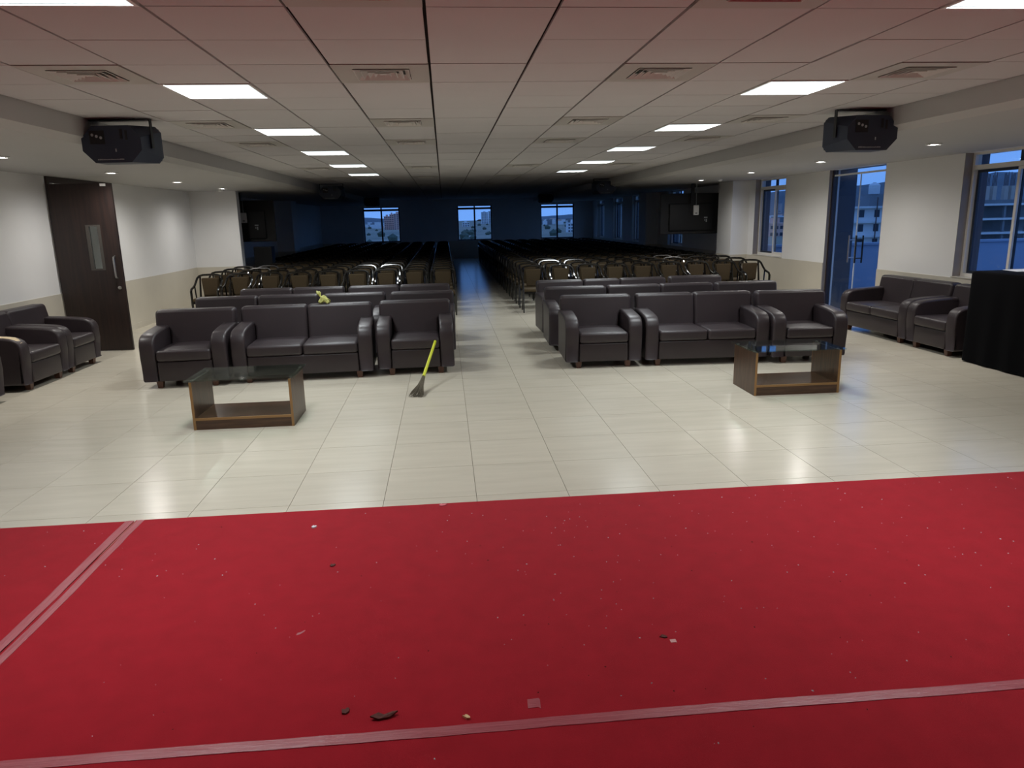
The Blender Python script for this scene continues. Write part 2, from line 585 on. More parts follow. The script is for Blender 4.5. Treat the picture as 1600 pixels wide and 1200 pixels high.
# ------------------------------------------------------------------ walls
def wall_y(name, x0, x1, openings, ztop=2.72, mats=M_wall):
    """wall running along Y between x0 and x1 with openings (y0,y1,z0,z1)"""
    mb = MB()
    y = YF
    for (a, b, z0, z1) in sorted(openings):
        mb.box(x0, x1, y, a, -0.2, ztop)
        if z0 > 0:
            mb.box(x0, x1, a, b, -0.2, z0)
        if z1 < ztop:
            mb.box(x0, x1, a, b, z1, ztop)
        y = b
    mb.box(x0, x1, y, YB + T, -0.2, ztop)
    o = mb.build(name, mats)
    return tag(o, kind='structure')
DL = (11.02, 12.85)                  # doorway in the left wall
WIN_R = [(7.75, 9.37), (14.50, 15.95), (20.9, 22.3), (25.3, 26.7), (28.2, 29.75), (31.4, 32.9)]
DR = (11.12, 12.82)                  # glazed doorway in the right wall
wl = wall_y('wall_left', XL - T, XL, [(DL[0], DL[1], 0, 2.47)])
ops = [(a, b, 0.86, ZS) for a, b in WIN_R] + [(DR[0], DR[1], 0, ZS)]
wr = wall_y('wall_right', XR, XR + 0.2, ops)
M_outer = mat('dark_outer_paint', S(84, 88, 98), 0.8)
sk = wall_y('outer_skin', XR + 0.2, XR + T, ops, mats=M_outer)
sk.parent = wr
del sk['kind']
WIN_B = [(-3.62, -1.98), (0.64, 2.22), (4.48, 6.05)]
mb = MB()
x = XL - T
for a, b in WIN_B:
    mb.box(x, a, YB, YB + T, -0.2, 2.72).box(a, b, YB, YB + T, -0.2, 0.82).box(a, b, YB, YB + T, 2.37, 2.72)
    x = b
mb.box(x, XR + T, YB, YB + T, -0.2, 2.72)
wb = tag(mb.build('wall_back', M_wall), kind='structure')
wf = tag(MB().box(XL - T, XR + T, YF - 0.3, YF, -0.2, 2.72).build('wall_front', M_wall), kind='structure')
# tiled dado (part of each wall)
mb = MB()
mb.box(XL, XL + 0.012, YF, DL[0] - 0.06, 0, DADO).box(XL, XL + 0.012, DL[1] + 0.06, 16.8, 0, DADO).box(XL, XL + 0.012, 17.04, 24.9, 0, DADO).box(XL, XL + 0.012, 25.75, YB, 0, DADO)
mb.build('dado', M_dado, wl)
mb = MB()
y = YF
for a, b in ((DR[0], DR[1]), (16.25, 17.1), (23.4, 24.25)):
    mb.box(XR - 0.012, XR, y, a, 0, DADO)
    y = b
mb.box(XR - 0.012, XR, y, YB, 0, DADO)
mb.build('dado', M_dado, wr)
MB().box(XL + 0.012, XR - 0.012, YB - 0.012, YB, 0, 0.81).build('dado', M_dado, wb)
# skirting
tag(MB().box(XL + 0.012, XL + 0.026, YF, DL[0] - 0.07, 0.0, 0.1).box(XL + 0.012, XL + 0.026, DL[1] + 0.07, 16.79, 0, 0.1).build('baseboard_left', M_dado), kind='structure')
tag(MB().box(XR - 0.026, XR - 0.012, YF, DR[0], 0, 0.1).box(XR - 0.026, XR - 0.012, DR[1], 16.24, 0, 0.1).build('baseboard_right', M_dado), kind='structure')
# columns against the side walls
def column(par, x0, x1, y0, y1):
    MB().box(x0, x1, y0, y1, DADO, 2.5).build('column', M_wall, par)
    g = 0.012
    xa, xb = (x0, x1 + g) if x0 <= XL + 0.01 else (x0 - g, x1)
    MB().box(xa, xb, y0 - g, y1 + g, 0, DADO).build('column_dado', M_dado, par)
column(wl, XL, -4.50, 16.80, 17.02)
column(wl, XL, -4.95, 24.90, 25.75)
column(wr, 6.50, XR, 16.25, 17.10)
column(wr, 6.50, XR, 23.40, 24.25)

# ------------------------------------------------------------------ windows
def window_y(n, y0, y1, z0=0.86, z1=ZS, detail=True):
    """sliding window in the right wall"""
    r = tag(empty('window_%d' % n, (XR + 0.16, (y0 + y1) / 2, z0)), kind='structure')
    h = (y1 - y0) / 2
    H_ = z1 - z0
    zt = H_ - 0.19                      # transom height above sill
    f = MB()
    d = 0.045
    f.box(-d, d, -h, -h + 0.045, 0, H_).box(-d, d, h - 0.045, h, 0, H_).box(-d, d, -h + 0.045, h - 0.045, 0, 0.05)
    f.box(-d, d, -h + 0.045, h - 0.045, H_ - 0.03, H_).box(-d, d, -h + 0.045, h - 0.045, zt - 0.03, zt + 0.03)
    f.build('window_frame', M_alu, r)
    for sg in (-1, 1):
        s_ = MB()
        a, b = (-h + 0.047, 0.02) if sg < 0 else (-0.02, h - 0.047)
        xx = -0.02 if sg < 0 else 0.02
        za, zb = 0.052, zt - 0.032
        s_.box(xx - 0.014, xx + 0.014, a, a + 0.04, za, zb).box(xx - 0.014, xx + 0.014, b - 0.04, b, za, zb)
        s_.box(xx - 0.014, xx + 0.014, a + 0.04, b - 0.04, za, za + 0.035).box(xx - 0.014, xx + 0.014, a + 0.04, b - 0.04, zb - 0.035, zb)
        so = s_.build('sash', M_alu if sg < 0 else M_alu_dk, r)
        MB().box(xx - 0.003, xx + 0.003, a + 0.04, b - 0.04, za + 0.035, zb - 0.035).build('pane', M_wglass, so)
    MB().box(-0.02, 0.02, -0.025, 0.025, zt + 0.03, H_ - 0.03).build('mullion', M_alu_dk, r)
    MB().box(-0.003, 0.003, -h + 0.045, -0.025, zt + 0.03, H_ - 0.03).build('pane', M_wglass, r)
    MB().box(-0.003, 0.003, 0.025, h - 0.045, zt + 0.03, H_ - 0.03).build('pane', M_wglass, r)
    return r
for i, (a, b) in enumerate(WIN_R):
    window_y(i + 1, a, b)
for i, (a, b) in enumerate(WIN_R):
    s_ = MB().box(XR - 0.02, XR + 0.115, a, b, 0.855, 0.868)
    tag(s_.build('trim_%d' % (i + 1), M_dado), kind='structure')
def window_x(n, x0, x1, z0=0.82, z1=2.37):
    r = tag(empty('window_%d' % n, ((x0 + x1) / 2, YB + 0.12, z0)), kind='structure')
    h = (x1 - x0) / 2
    H_ = z1 - z0
    zt = H_ - 0.12
    f = MB()
    d = 0.04
    f.box(-h, -h + 0.05, -d, d, 0, H_).box(h - 0.05, h, -d, d, 0, H_).box(-h + 0.05, h - 0.05, -d, d, 0, 0.05)
    f.box(-h + 0.05, h - 0.05, -d, d, H_ - 0.02, H_).box(-h + 0.05, h - 0.05, -d, d, zt - 0.045, zt + 0.045)
    f.build('window_frame', M_alu_dk, r)
    MB().box(-0.035, 0.035, -0.03, 0.03, 0.05, zt - 0.045).build('mullion', M_alu_dk, r)
    MB().box(-0.03, 0.03, -0.03, 0.03, zt + 0.045, H_ - 0.02).build('mullion', M_alu_dk, r)
    for a, b in ((-h + 0.05, -0.035), (0.035, h - 0.05)):
        MB().box(a, b, -0.003, 0.003, 0.05, zt - 0.045).build('pane', M_wglass, r)
        MB().box(a, b, -0.003, 0.003, zt + 0.045, H_ - 0.02).build('pane', M_wglass, r)
for i, (a, b) in enumerate(WIN_B):
    window_x(7 + i, a, b)

# ------------------------------------------------------------------ glazed double door, right wall
y0, y1 = DR
d2 = tag(empty('door_2', (XR + 0.10, (y0 + y1) / 2, 0)), kind='structure')
h = (y1 - y0) / 2
MB().box(-0.04, 0.05, -h, -h + 0.03, 0, ZS).box(-0.04, 0.05, h - 0.03, h, 0, ZS).build('door_frame', M_frame_dk, d2)
MB().box(-0.02, 0.02, -h + 0.03, h - 0.03, 2.37, 2.398).build('patch_rail', M_white, d2)
MB().box(-0.006, 0.006, -h + 0.03, h - 0.03, 2.398, ZS).build('overpanel', M_wglass, d2)
for sg in (-1, 1):
    a, b = (-h + 0.034, -0.009) if sg < 0 else (0.009, h - 0.034)
    lf = MB().box(-0.006, 0.006, a, b, 0.012, 2.366).build('leaf', M_wglass, d2)
    yy = sg * 0.11 
    hb = MB()
    for xs in (-0.06, 0.06):
        hb.tube([(xs, yy, 0.90), (xs, yy, 1.36)], 0.014, 8)
    for zz in (0.98, 1.28):
        hb.tube([(-0.06, yy, zz), (0.06, yy, zz)], 0.010, 6)
    hb.build('handle', M_black if sg < 0 else M_steel, lf, True)
    MB().box(-0.012, 0.012, a, b, 0.0, 0.06).build('bottom_rail', M_steel, lf)
MB().box(-0.008, 0.008, -0.008, 0.008, 0.012, 2.366).build('glint_strip', M_white, d2)  # white strip standing in for light caught by the glass edges

# ------------------------------------------------------------------ wooden door, left wall, one leaf standing open into the room
d1 = tag(empty('door_1', (XL, 11.0, 0)), kind='structure')
f = MB()
f.box(-0.14, 0.03, -0.04, 0.02, 0, 2.475).box(-0.14, 0.03, 1.85, 1.91, 0, 2.475).box(-0.14, 0.03, 0.02, 1.85, 2.39, 2.475)
f.build('door_frame', M_frame_dk, d1)
# the leaf swings about its hinge at the near jamb and stands at right angles to the wall
lx0, lx1, lz0, lz1 = 0.035, 0.90, 0.008, 2.365
px0, px1, pz0, pz1 = 0.49, 0.665, 1.18, 1.79
ly0, ly1 = -0.10, -0.06
lf = MB()
lf.box(lx0, px0, ly0, ly1, lz0, lz1).box(px1, lx1, ly0, ly1, lz0, lz1).box(px0, px1, ly0, ly1, lz0, pz0).box(px0, px1, ly0, ly1, pz1, lz1)
leaf = lf.build('door_leaf', M_doorwood, d1)
vf = MB()
vf.box(px0 - 0.012, px0 + 0.03, ly0 - 0.004, ly1 + 0.004, pz0 - 0.012, pz1 + 0.012).box(px1 - 0.03, px1 + 0.012, ly0 - 0.004, ly1 + 0.004, pz0 - 0.012, pz1 + 0.012)
vf.box(px0 + 0.03, px1 - 0.03, ly0 - 0.004, ly1 + 0.004, pz0 - 0.012, pz0 + 0.01).box(px0 + 0.03, px1 - 0.03, ly0 - 0.004, ly1 + 0.004, pz1 - 0.01, pz1 + 0.012)
vf.build('vision_frame', mat('grey_bead', S(70, 66, 62), 0.5), leaf)
MB().box(px0 + 0.03, px1 - 0.03, -0.083, -0.077, pz0 + 0.01, pz1 - 0.01).build('vision_pane', M_wglass, leaf)
MB().tube([(0.82, ly0, 1.36), (0.82, ly0 - 0.05, 1.345), (0.82, ly0 - 0.055, 1.32), (0.82, ly0 - 0.055, 1.09), (0.82, ly0 - 0.05, 1.065), (0.82, ly0, 1.05)], 0.013, 8).build('handle', M_steel, leaf, True)
lk = MB().lathe([(0.024, 0), (0.024, 0.008), (0.012, 0.014)], 14).build('lock', M_steel, leaf, True)
lk.location = (0.83, ly0, 0.915)
lk.rotation_euler = (PI / 2, 0, 0)
MB().box(0.76, 0.83, ly0 - 0.02, ly0, 2.325, 2.36).build('stop_block', M_white, leaf)

# corridor behind the left doorway, with an added unseen lamp brightening the door pane
co = MB().box(-7.6, -7.4, 8.5, 20.0, -0.2, 2.72).box(-7.4, XL - T, 8.3, 8.5, -0.2, 2.72).box(-7.4, XL - T, 20.0, 20.2, -0.2, 2.72).build('wall_corridor', M_wall)
tag(co, kind='structure')
tag(MB().box(-7.6, XL - T, 8.3, 20.2, -0.25, 0.0).build('floor_corridor', M_floor2), kind='structure')
tag(MB().box(-7.6, XL - T, 8.3, 20.2, 2.60, 2.72).build('ceiling_corridor', M_soffit), kind='structure')
cl_ = empty('corridor_fill_light', (-6.6, 15.6, 2.6))
MB().box(-0.15, 0.15, -0.3, 0.3, -0.03, 0.0).build('housing', M_white, cl_)
MB().box(-0.13, 0.13, -0.28, 0.28, -0.036, -0.03).build('diffuser', emis('corridor_fill_diffuser', (1, 0.98, 0.95, 1), 24.0), cl_)
tag(cl_, 'added unseen corridor fill light behind the open wooden door', 'ceiling light')
# outer piers beside the glazed openings
MB().box(XR + T, 7.43, 12.83, 13.4, -0.3, 2.72).build('outer_pier', M_outer, wr)

# grey stone lining of the window and door reveals
M_reveal = mat('grey_reveal_stone', S(146, 137, 128), 0.6, var=0.06, scale=6)
for (a, b, z0_) in [(a, b, 0.868) for a, b in WIN_R] + [(DR[0], DR[1], 0.0)]:
    xe = XR + (0.112 if z0_ > 0 else 0.058)
    MB().box(XR + 0.001, xe, b - 0.006, b + 0.0005, z0_, ZS).build('reveal_lining', M_reveal, wr)
    MB().box(XR + 0.001, xe, a - 0.0005, a + 0.006, z0_, ZS).build('reveal_lining', M_reveal, wr)
# ------------------------------------------------------------------ red carpet, tape and litter (camera stands on it)
ca = MB().box(-1.955, XR - 0.3, 2.232, 4.335, 0.0, 0.007).build('carpet', M_carpet)
tag(ca, 'large red carpet panel beyond the cross tape, reaching to the tiles', 'carpet', 'red carpet panels')
cb = MB().box(XL + 0.3, -1.965, -2.8, 4.325, 0.0, 0.007).build('carpet', M_carpet)
tag(cb, 'red carpet strip left of the long diagonal-looking tape', 'carpet', 'red carpet panels')
cc = MB().box(-1.955, XR - 0.3, -2.8, 2.222, 0.0, 0.007).build('carpet', M_carpet)
tag(cc, 'nearest red carpet panel below the cross tape', 'carpet', 'red carpet panels')
def tape(name, a, b, width, horiz, label):
    n_ = 60
    vs_ = []
    fs_ = []
    rg = random.Random(len(label))
    for i in range(n_ + 1):
        t = a + (b - a) * i / n_
        wv = 0.004 * math.sin(i * 0.4) + rg.uniform(-0.002, 0.002)
        zz = 0.0085 + rg.uniform(0, 0.0012)
        for s_ in (-1, 0, 1):
            off = s_ * width / 2 + wv
            z2 = zz + (0.0015 if s_ == 0 else 0)
            vs_.append((t, horiz + off, z2) if name == 'x' else (horiz + off, t, z2))
    for i in range(n_):
        for q in range(2):
            fs_.append((i * 3 + q, i * 3 + q + 1, i * 3 + q + 4, i * 3 + q + 3))
    m0 = len(vs_)
    vs_ += [(p[0], p[1], 0.0071) for p in vs_]
    fs_ += [tuple(reversed([i + m0 for i in f_])) for f_ in list(fs_)]
    for i in range(n_):
        for q in (0, 2):
            fs_.append((i * 3 + q, (i + 1) * 3 + q, (i + 1) * 3 + q + m0, i * 3 + q + m0))
    o = MB().add(vs_, fs_).build('carpet_tape', M_tape if name == 'x' else M_tape_y)
    return tag(o, label, 'tape', 'clear tape on the carpet seams')
tape('y', -2.5, 4.325, 0.05, -1.985, 'translucent tape strip along the left carpet seam, left of its twin')
tape('y', -2.5, 4.33, 0.042, -1.922, 'translucent tape strip along the left carpet seam, right of its twin')
tape('x', -1.9, 6.4, 0.05, 2.227, 'long translucent tape strip crossing the carpet at the bottom of the view')

def scrap(name, x, y, pts, m_, label, cat, h=0.004, rz=0.0, curl=0.0):
    n_ = len(pts)
    vs_ = [(px, py, 0.0 + curl * (px * px + py * py) * 40) for px, py in pts] + [(px, py, h + curl * (px * px + py * py) * 40) for px, py in pts]
    fs_ = [tuple(range(n_ - 1, -1, -1)), tuple(range(n_, 2 * n_))] + [(i, (i + 1) % n_, n_ + (i + 1) % n_, n_ + i) for i in range(n_)]
    o = MB().add(vs_, fs_).build(name, m_)
    o.location = (x, y, 0.0072)
    o.rotation_euler = (0, 0, rz)
    return tag(o, label, cat)
sq = [(-1, -0.9), (0.6, -0.8), (0.95, -1.15), (1.05, 0.7), (0.9, 1.0), (-0.9, 0.9)]
scrap('tape_scrap', 0.26, 2.335, [(a * 0.024, b * 0.028) for a, b in sq], M_tape, 'square tape scrap on the carpet just above the cross tape', 'scrap', 0.001)
scrap('tape_scrap', 0.895, 2.665, [(a * 0.013, b * 0.013) for a, b in sq], mat('pale_scrap', S(206, 150, 146), 0.6), 'small pale square scrap in the middle right of the carpet', 'scrap', 0.001)
lf5 = [(-0.05, -0.004), (-0.02, -0.016), (0.02, -0.012), (0.05, 0.006), (0.03, 0.014), (0.0, 0.008), (-0.02, 0.02)]
scrap('dried_leaf', -0.289, 2.325, lf5, M_leaf, 'crumpled dried leaf just above the cross tape', 'leaf', 0.006, 0.1, 0.1)
scrap('dried_leaf', -0.433, 2.372, [(a * 0.35, b * 0.9) for a, b in lf5], M_leaf, 'small dark red leaf bit left of the crumpled leaf', 'leaf', 0.006, 0.6)
scrap('dried_leaf', -0.654, 3.56, [(a * 0.3, b * 0.9) for a, b in lf5], M_leaf, 'small dark leaf bit on the middle left of the carpet', 'leaf', 0.005, 0.2)
scrap('dried_leaf', 0.865, 2.70, [(a * 0.22, b * 0.9) for a, b in lf5], M_leaf, 'brown leaf bit beside the small pale square scrap', 'leaf', 0.005, 1.3)
scrap('paper_bit', -0.078, 4.30, [(a * 0.5, b * 0.9) for a, b in lf5], mat('pink_bit', S(228, 120, 130), 0.6), 'small pink bit at the far edge of the carpet', 'scrap', 0.006)
scrap('pebble', -0.837, 4.07, [(a * 0.3, b * 0.9) for a, b in lf5], M_paper, 'white chip near the far carpet edge, below the left coffee table', 'chip', 0.008)
scrap('pebble', 0.011, 2.285, [(a * 0.16, b * 0.9) for a, b in lf5], mat('seed_shell', S(226, 190, 140), 0.6), 'pale curled shell resting on the cross tape', 'chip', 0.008, 1.0)
scrap('chalk_smear', -0.70, 2.93, [(a * 0.5, b * 0.5) for a, b in lf5], M_tape, 'faint pale smear on the left half of the carpet', 'scrap', 0.0006, 0.7)
# fine crumbs, too many to count
cr = MB()
rg = random.Random(11)
for i in range(430):
    right = rg.random() < 0.62
    x = rg.uniform(0.3, 4.2) if right else rg.uniform(-2.6, 1.0)
    y = 2.0 + 2.25 * rg.random() ** (0.7 if right else 1.0)
    if abs(y - 2.227) < 0.05 or abs(x + 1.955) < 0.08:
        continue
    s_ = rg.choice((0.0015, 0.002, 0.0025, 0.0032))
    if rg.random() < 0.05:
        s_ = 0.004
    a = rg.uniform(0, PI)
    k_ = 0 if rg.random() < 0.72 else 1
    ca_, sa_ = math.cos(a), math.sin(a)
    pts = [(1.6, 0), (0, 1.0), (-1.4, 0.2), (0.1, -0.8)]
    vs_ = [(x + s_ * (px * ca_ - py * sa_), y + s_ * (px * sa_ + py * ca_), 0.0071) for px, py in pts] + [(x, y, 0.0071 + s_ * 1.1)]
    cr.add(vs_, [(0, 1, 4), (1, 2, 4), (2, 3, 4), (3, 0, 4), (3, 2, 1, 0)], k_)
tag(cr.build('carpet_crumbs', [M_paper, M_leaf]), 'tiny pale and dark crumbs littering the red carpet', 'crumbs', kind='stuff')

# ------------------------------------------------------------------ leather sofas and armchairs
def round_poly(pts, rad, n=3):
    outp = []
    N = len(pts)
    for i in range(N):
        p0, p, p1 = Vector(pts[i - 1]), Vector(pts[i]), Vector(pts[(i + 1) % N])
        a, b = (p0 - p), (p1 - p)
        r = min(rad, a.length * 0.45, b.length * 0.45)
        a, b = p + a.normalized() * r, p + b.normalized() * r
        for q in range(n + 1):
            t = q / n
            outp.append(((1 - t) ** 2 * a.x + 2 * t * (1 - t) * p.x + t * t * b.x, (1 - t) ** 2 * a.y + 2 * t * (1 - t) * p.y + t * t * b.y))
    return outp
ARM = 0.165
arm_prof = round_poly([(0.02, 0.075), (0.80, 0.075), (0.80, 0.615)], 0.03, 2) + [(0.66, 0.636), (0.50, 0.630), (0.34, 0.621), (0.20, 0.609), (0.135, 0.599), (0.09, 0.583), (0.055, 0.558), (0.032, 0.522), (0.02, 0.478), (0.018, 0.34)]
def make_sofa(name, W, n):
    r = empty(name)
    iw = W / 2 - ARM
    MB().rbox((0, 0.42, 0.19), (iw - 0.003, 0.385, 0.112), 0.02, 2).build('base', M_leather, r, True)
    sw = 2 * iw / n
    for i in range(n):
        cx = -iw + sw * (i + 0.5)
        q = MB().rbox((cx, 0.335, 0.365), (sw / 2 - 0.003, 0.32, 0.062), 0.032, 3, (4, 4, 1),
                      lambda x, y, z: (0, -0.008 * (1 - x * x) * max(0, -y) ** 3, 0.016 * (1 - x * x) * (1 - y * y) * (1 if z > 0 else 0)))
        q.build('seat_cushion', M_leather, r, True)
        lo, hi = cx - sw / 2 + 0.003, cx + sw / 2 - 0.003
        L_ = -W / 2 + 0.012 if i == 0 else lo
        R_ = W / 2 - 0.012 if i == n - 1 else hi
        pts = [(lo, 0.36), (hi, 0.36)]
        if i == n - 1:
            pts += [(hi, 0.592), (R_, 0.592)]
        pts += [(R_, 0.805), (L_, 0.805)]
        if i == 0:
            pts += [(L_, 0.592), (lo, 0.592)]
        pp = round_poly(pts, 0.05, 4)
        MB().slab(pp, 0.575, 0.735, 0.03, lambda a, b, w_: (a, w_ + (b - 0.36) * 0.17, b), 3).build('backrest', M_leather, r, True, 50)
    MB().rbox((0, 0.79, 0.345), (W / 2 - 0.008, 0.05, 0.27), 0.02, 2).build('rear_panel', M_leather, r, True)
    for sg in (-1, 1):
        x0 = sg * (W / 2 - ARM / 2)
        MB().slab(arm_prof, x0 - ARM / 2 + 0.002, x0 + ARM / 2 - 0.002, 0.024, lambda a, b, w_: (w_, a, b), 3).build('arm', M_leather, r, True, 50)
    for sx in (-1, 1):
        for yy in (0.10, 0.74):
            lx = sx * (W / 2 - ARM - 0.0)
            g = MB()
            vs_ = []
            for (h_, z_) in ((0.026, 0.0), (0.036, 0.08)):
                vs_ += [(lx - h_, yy - h_, z_), (lx + h_, yy - h_, z_), (lx + h_, yy + h_, z_), (lx - h_, yy + h_, z_)]
            g.add(vs_, [(3, 2, 1, 0), (4, 5, 6, 7), (0, 1, 5, 4), (1, 2, 6, 5), (2, 3, 7, 6), (3, 0, 4, 7)])
            g.build('leg', M_leg, r)
    return r
G_SEAT = 'dark brown leather seating'
protos = {}
def seat(kind, W, x, y, rz, label):
    key = (kind, W)
    n = {'leather_armchair': 1, 'leather_sofa': 2, 'long_leather_sofa': 3}[kind]
    if key not in protos:
        o = make_sofa(kind, W, n)
        protos[key] = o
    else:
        o = copy_tree(protos[key])
    o.location = (x, y, 0)
    o.rotation_euler = (0, 0, rz)
    return tag(o, label, 'armchair' if n == 1 else 'sofa', G_SEAT)
# left block, three rows
seat('leather_armchair', 0.92, -2.925, 8.13, 0.05, 'dark leather armchair at the left end of the front row, behind the left coffee table')
seat('leather_sofa', 1.57, -1.655, 8.24, 0.045, 'dark leather two-seat sofa in the front row, between two armchairs, left of the aisle')
seat('leather_armchair', 0.90, -0.385, 8.34, 0.02, 'dark leather armchair with a broom leaning on its seat')
seat('leather_sofa', 1.66, -2.565, 9.52, 0.03, 'dark leather sofa at the left end of the second row in the left block')
seat('leather_armchair', 0.88, -1.275, 9.50, 0.0, 'dark leather armchair in the middle of the second row in the left block')
seat('leather_armchair', 0.90, -0.355, 9.46, -0.02, 'dark leather armchair beside the aisle in the second row of the left block')
seat('leather_sofa', 1.57, -2.32, 10.62, 0.02, 'dark leather sofa in the third row of the left block, farther from the aisle')
seat('leather_sofa', 1.57, -0.72, 10.60, 0.0, 'dark leather sofa in the third row of the left block, beside the aisle')
# right block, three rows
seat('leather_armchair', 0.92, 1.835, 8.29, -0.04, 'dark leather armchair beside the aisle in the front row of the right block')
seat('leather_sofa', 1.50, 3.08, 8.24, -0.05, 'dark leather two-seat sofa in the middle of the right block front row')
seat('leather_armchair', 0.90, 4.29, 8.12, -0.06, 'dark leather armchair at the right end of the front row, behind the right coffee table')
seat('leather_armchair', 0.90, 1.80, 9.48, -0.03, 'dark leather armchair beside the aisle in the second row of the right block')
seat('leather_sofa', 1.57, 3.055, 9.50, -0.01, 'dark leather sofa in the middle of the second row of the right block')
seat('leather_armchair', 0.92, 4.33, 9.48, 0.0, 'dark leather armchair at the right end of the second row')
seat('long_leather_sofa', 2.10, 2.46, 10.62, 0.02, 'long dark leather sofa in the third row of the right block')
seat('leather_armchair', 0.88, 4.00, 10.72, 0.0, 'dark leather armchair at the right end of the third row')
# along the walls
tornchair = seat('leather_armchair', 0.94, -4.62, 8.70, PI / 2 - 0.02, 'dark leather armchair on the left wall with a torn patch on its arm')
seat('leather_armchair', 0.88, -4.63, 9.63, PI / 2, 'dark leather armchair against the left wall beside the open wooden door')
seat('leather_armchair', 0.90, -4.62, 7.40, PI / 2, 'dark leather armchair cut by the left edge of the view')
seat('leather_sofa', 1.58, 6.03, 9.83, -PI / 2 + 0.02, 'dark leather two-seat sofa against the right wall near the glass door')
seat('leather_armchair', 0.94, 6.03, 8.54, -PI / 2, 'dark leather armchair on the right wall beside the black-clothed table')
# torn lining on the near arm
arms = [c for c in tornchair.children if c.name.startswith('arm')]
arm = min(arms, key=lambda a: sum(v.co.x for v in a.data.vertices))
pr = [(0.45, 0.630), (0.34, 0.624), (0.22, 0.614), (0.135, 0.602), (0.085, 0.583), (0.045, 0.545)]
tp = MB()
xa = -0.94 / 2
vs_ = []
wd = [(0.030, 0.060), (0.025, 0.085), (0.02, 0.11), (0.022, 0.12), (0.025, 0.10), (0.04, 0.08)]
for (yy, zz), (a, b) in zip(pr, wd):
    vs_ += [(xa + a, yy, zz - 0.002), (xa + b, yy, zz + 0.001)]
n_ = len(pr)
m0 = len(vs_)
vs_ += [(v[0], v[1] + 0.004, v[2] - 0.006) for v in vs_]
fs_ = []
for i in range(n_ - 1):
    fs_ += [(2 * i, 2 * i + 1, 2 * i + 3, 2 * i + 2), (m0 + 2 * i, m0 + 2 * i + 2, m0 + 2 * i + 3, m0 + 2 * i + 1)]
    fs_ += [(2 * i, 2 * i + 2, m0 + 2 * i + 2, m0 + 2 * i), (2 * i + 1, m0 + 2 * i + 1, m0 + 2 * i + 3, 2 * i + 3)]
tag(tp.add(vs_, fs_).build('torn_patch', M_torn, arm), 'beige lining showing through torn leather')

# ------------------------------------------------------------------ coffee tables
def make_table():
    r = empty('coffee_table')
    W, D, H_ = 0.87, 0.55, 0.432
    for sg in (-1, 1):
        x0, x1 = (-W / 2, -W / 2 + 0.022) if sg < 0 else (W / 2 - 0.022, W / 2)
        p = MB().box(x0, x1, 0.003, D - 0.003, 0, H_).build('side_panel', M_wood, r)
        MB().box(x0, x1, 0, 0.003, 0, H_).build('edge_strip', M_edge, p)
        MB().box(x0, x1, D - 0.003, D, 0, H_).build('edge_strip', M_edge, p)
        # wide inner cheek boards seen beside the opening
    xi = W / 2 - 0.022
    MB().box(-xi, xi, 0.012, D - 0.012, 0.085, 0.103).build('shelf', M_wood_h, r)
    MB().box(-xi, xi, 0.004, 0.022, 0.0, 0.085).build('front_apron', M_wood_h, r)
    MB().box(-xi, xi, D - 0.022, D - 0.004, 0.0, 0.085).build('rear_apron', M_wood_h, r)
    MB().box(-xi, xi, 0.0, 0.012, 0.085, 0.106).build('shelf_edge', M_edge, r)
    g = MB().rbox((0, D / 2, H_ + 0.014), (W / 2 + 0.035, D / 2 + 0.025, 0.005), 0.002, 1)
    g.build('glass_top', M_tglass, r)
    for sx in (-1, 1):
        for yy in (0.06, D - 0.06):
            MB().lathe([(0.014, H_), (0.014, H_ + 0.009)], 12, 0, (sx * (W / 2 - 0.011), yy, 0)).build('glass_stud', M_steel, r)
    return r
t1 = make_table()
t1.location = (-1.835, 6.36, 0)
t1.rotation_euler = (0, 0, 0.0)
tag(t1, 'glass-topped walnut coffee table in front of the left sofas', 'coffee table', 'coffee tables')
t2 = copy_tree(t1)
t2.location = (3.425, 6.69, 0)
t2.rotation_euler = (0, 0, -0.015)
tag(t2, 'glass-topped walnut coffee table in front of the right sofas', 'coffee table', 'coffee tables')

# ------------------------------------------------------------------ broom leaning on the armchair seat
br = empty('broom', (-0.345, 7.23, 0))
p0, p1 = Vector((0, 0, 0.012)), Vector((0.195, 1.075, 0.405))
ax = (p1 - p0).normalized()
side = Vector((0, 0, 1)).cross(ax).normalized()
oth = ax.cross(side)
MB().tube([p0 + ax * t for t in (0.38, 0.42, 1.0, 1.145, 1.155)], [0.020, 0.017, 0.016, 0.016, 0.010], 10).build('handle', M_yellow, br, True)
bs = MB()
rg = random.Random(3)
for i in range(130):
    a = rg.uniform(0, 2 * PI)
    q = math.sqrt(rg.random())
    u, v = q * math.cos(a), q * math.sin(a)
    L0 = rg.uniform(-0.01, 0.07)
    root = p0 + ax * 0.42 + side * u * 0.012 + oth * v * 0.012
    mid = p0 + ax * 0.22 + side * u * 0.034 + oth * v * 0.020
    tip = p0 + ax * L0 + side * (u * 0.085 + 0.01) + oth * v * 0.028
    for pnt in (mid, tip):
        pnt.z = max(pnt.z, 0.004)
    bs.tube([root, mid, tip], [0.003, 0.0028, 0.0016], 4)
tag(bs.build('bristles', M_bristle, br), kind='stuff')
tag(br, 'grass broom with a yellow-green handle leaning against the armchair by the aisle', 'broom')

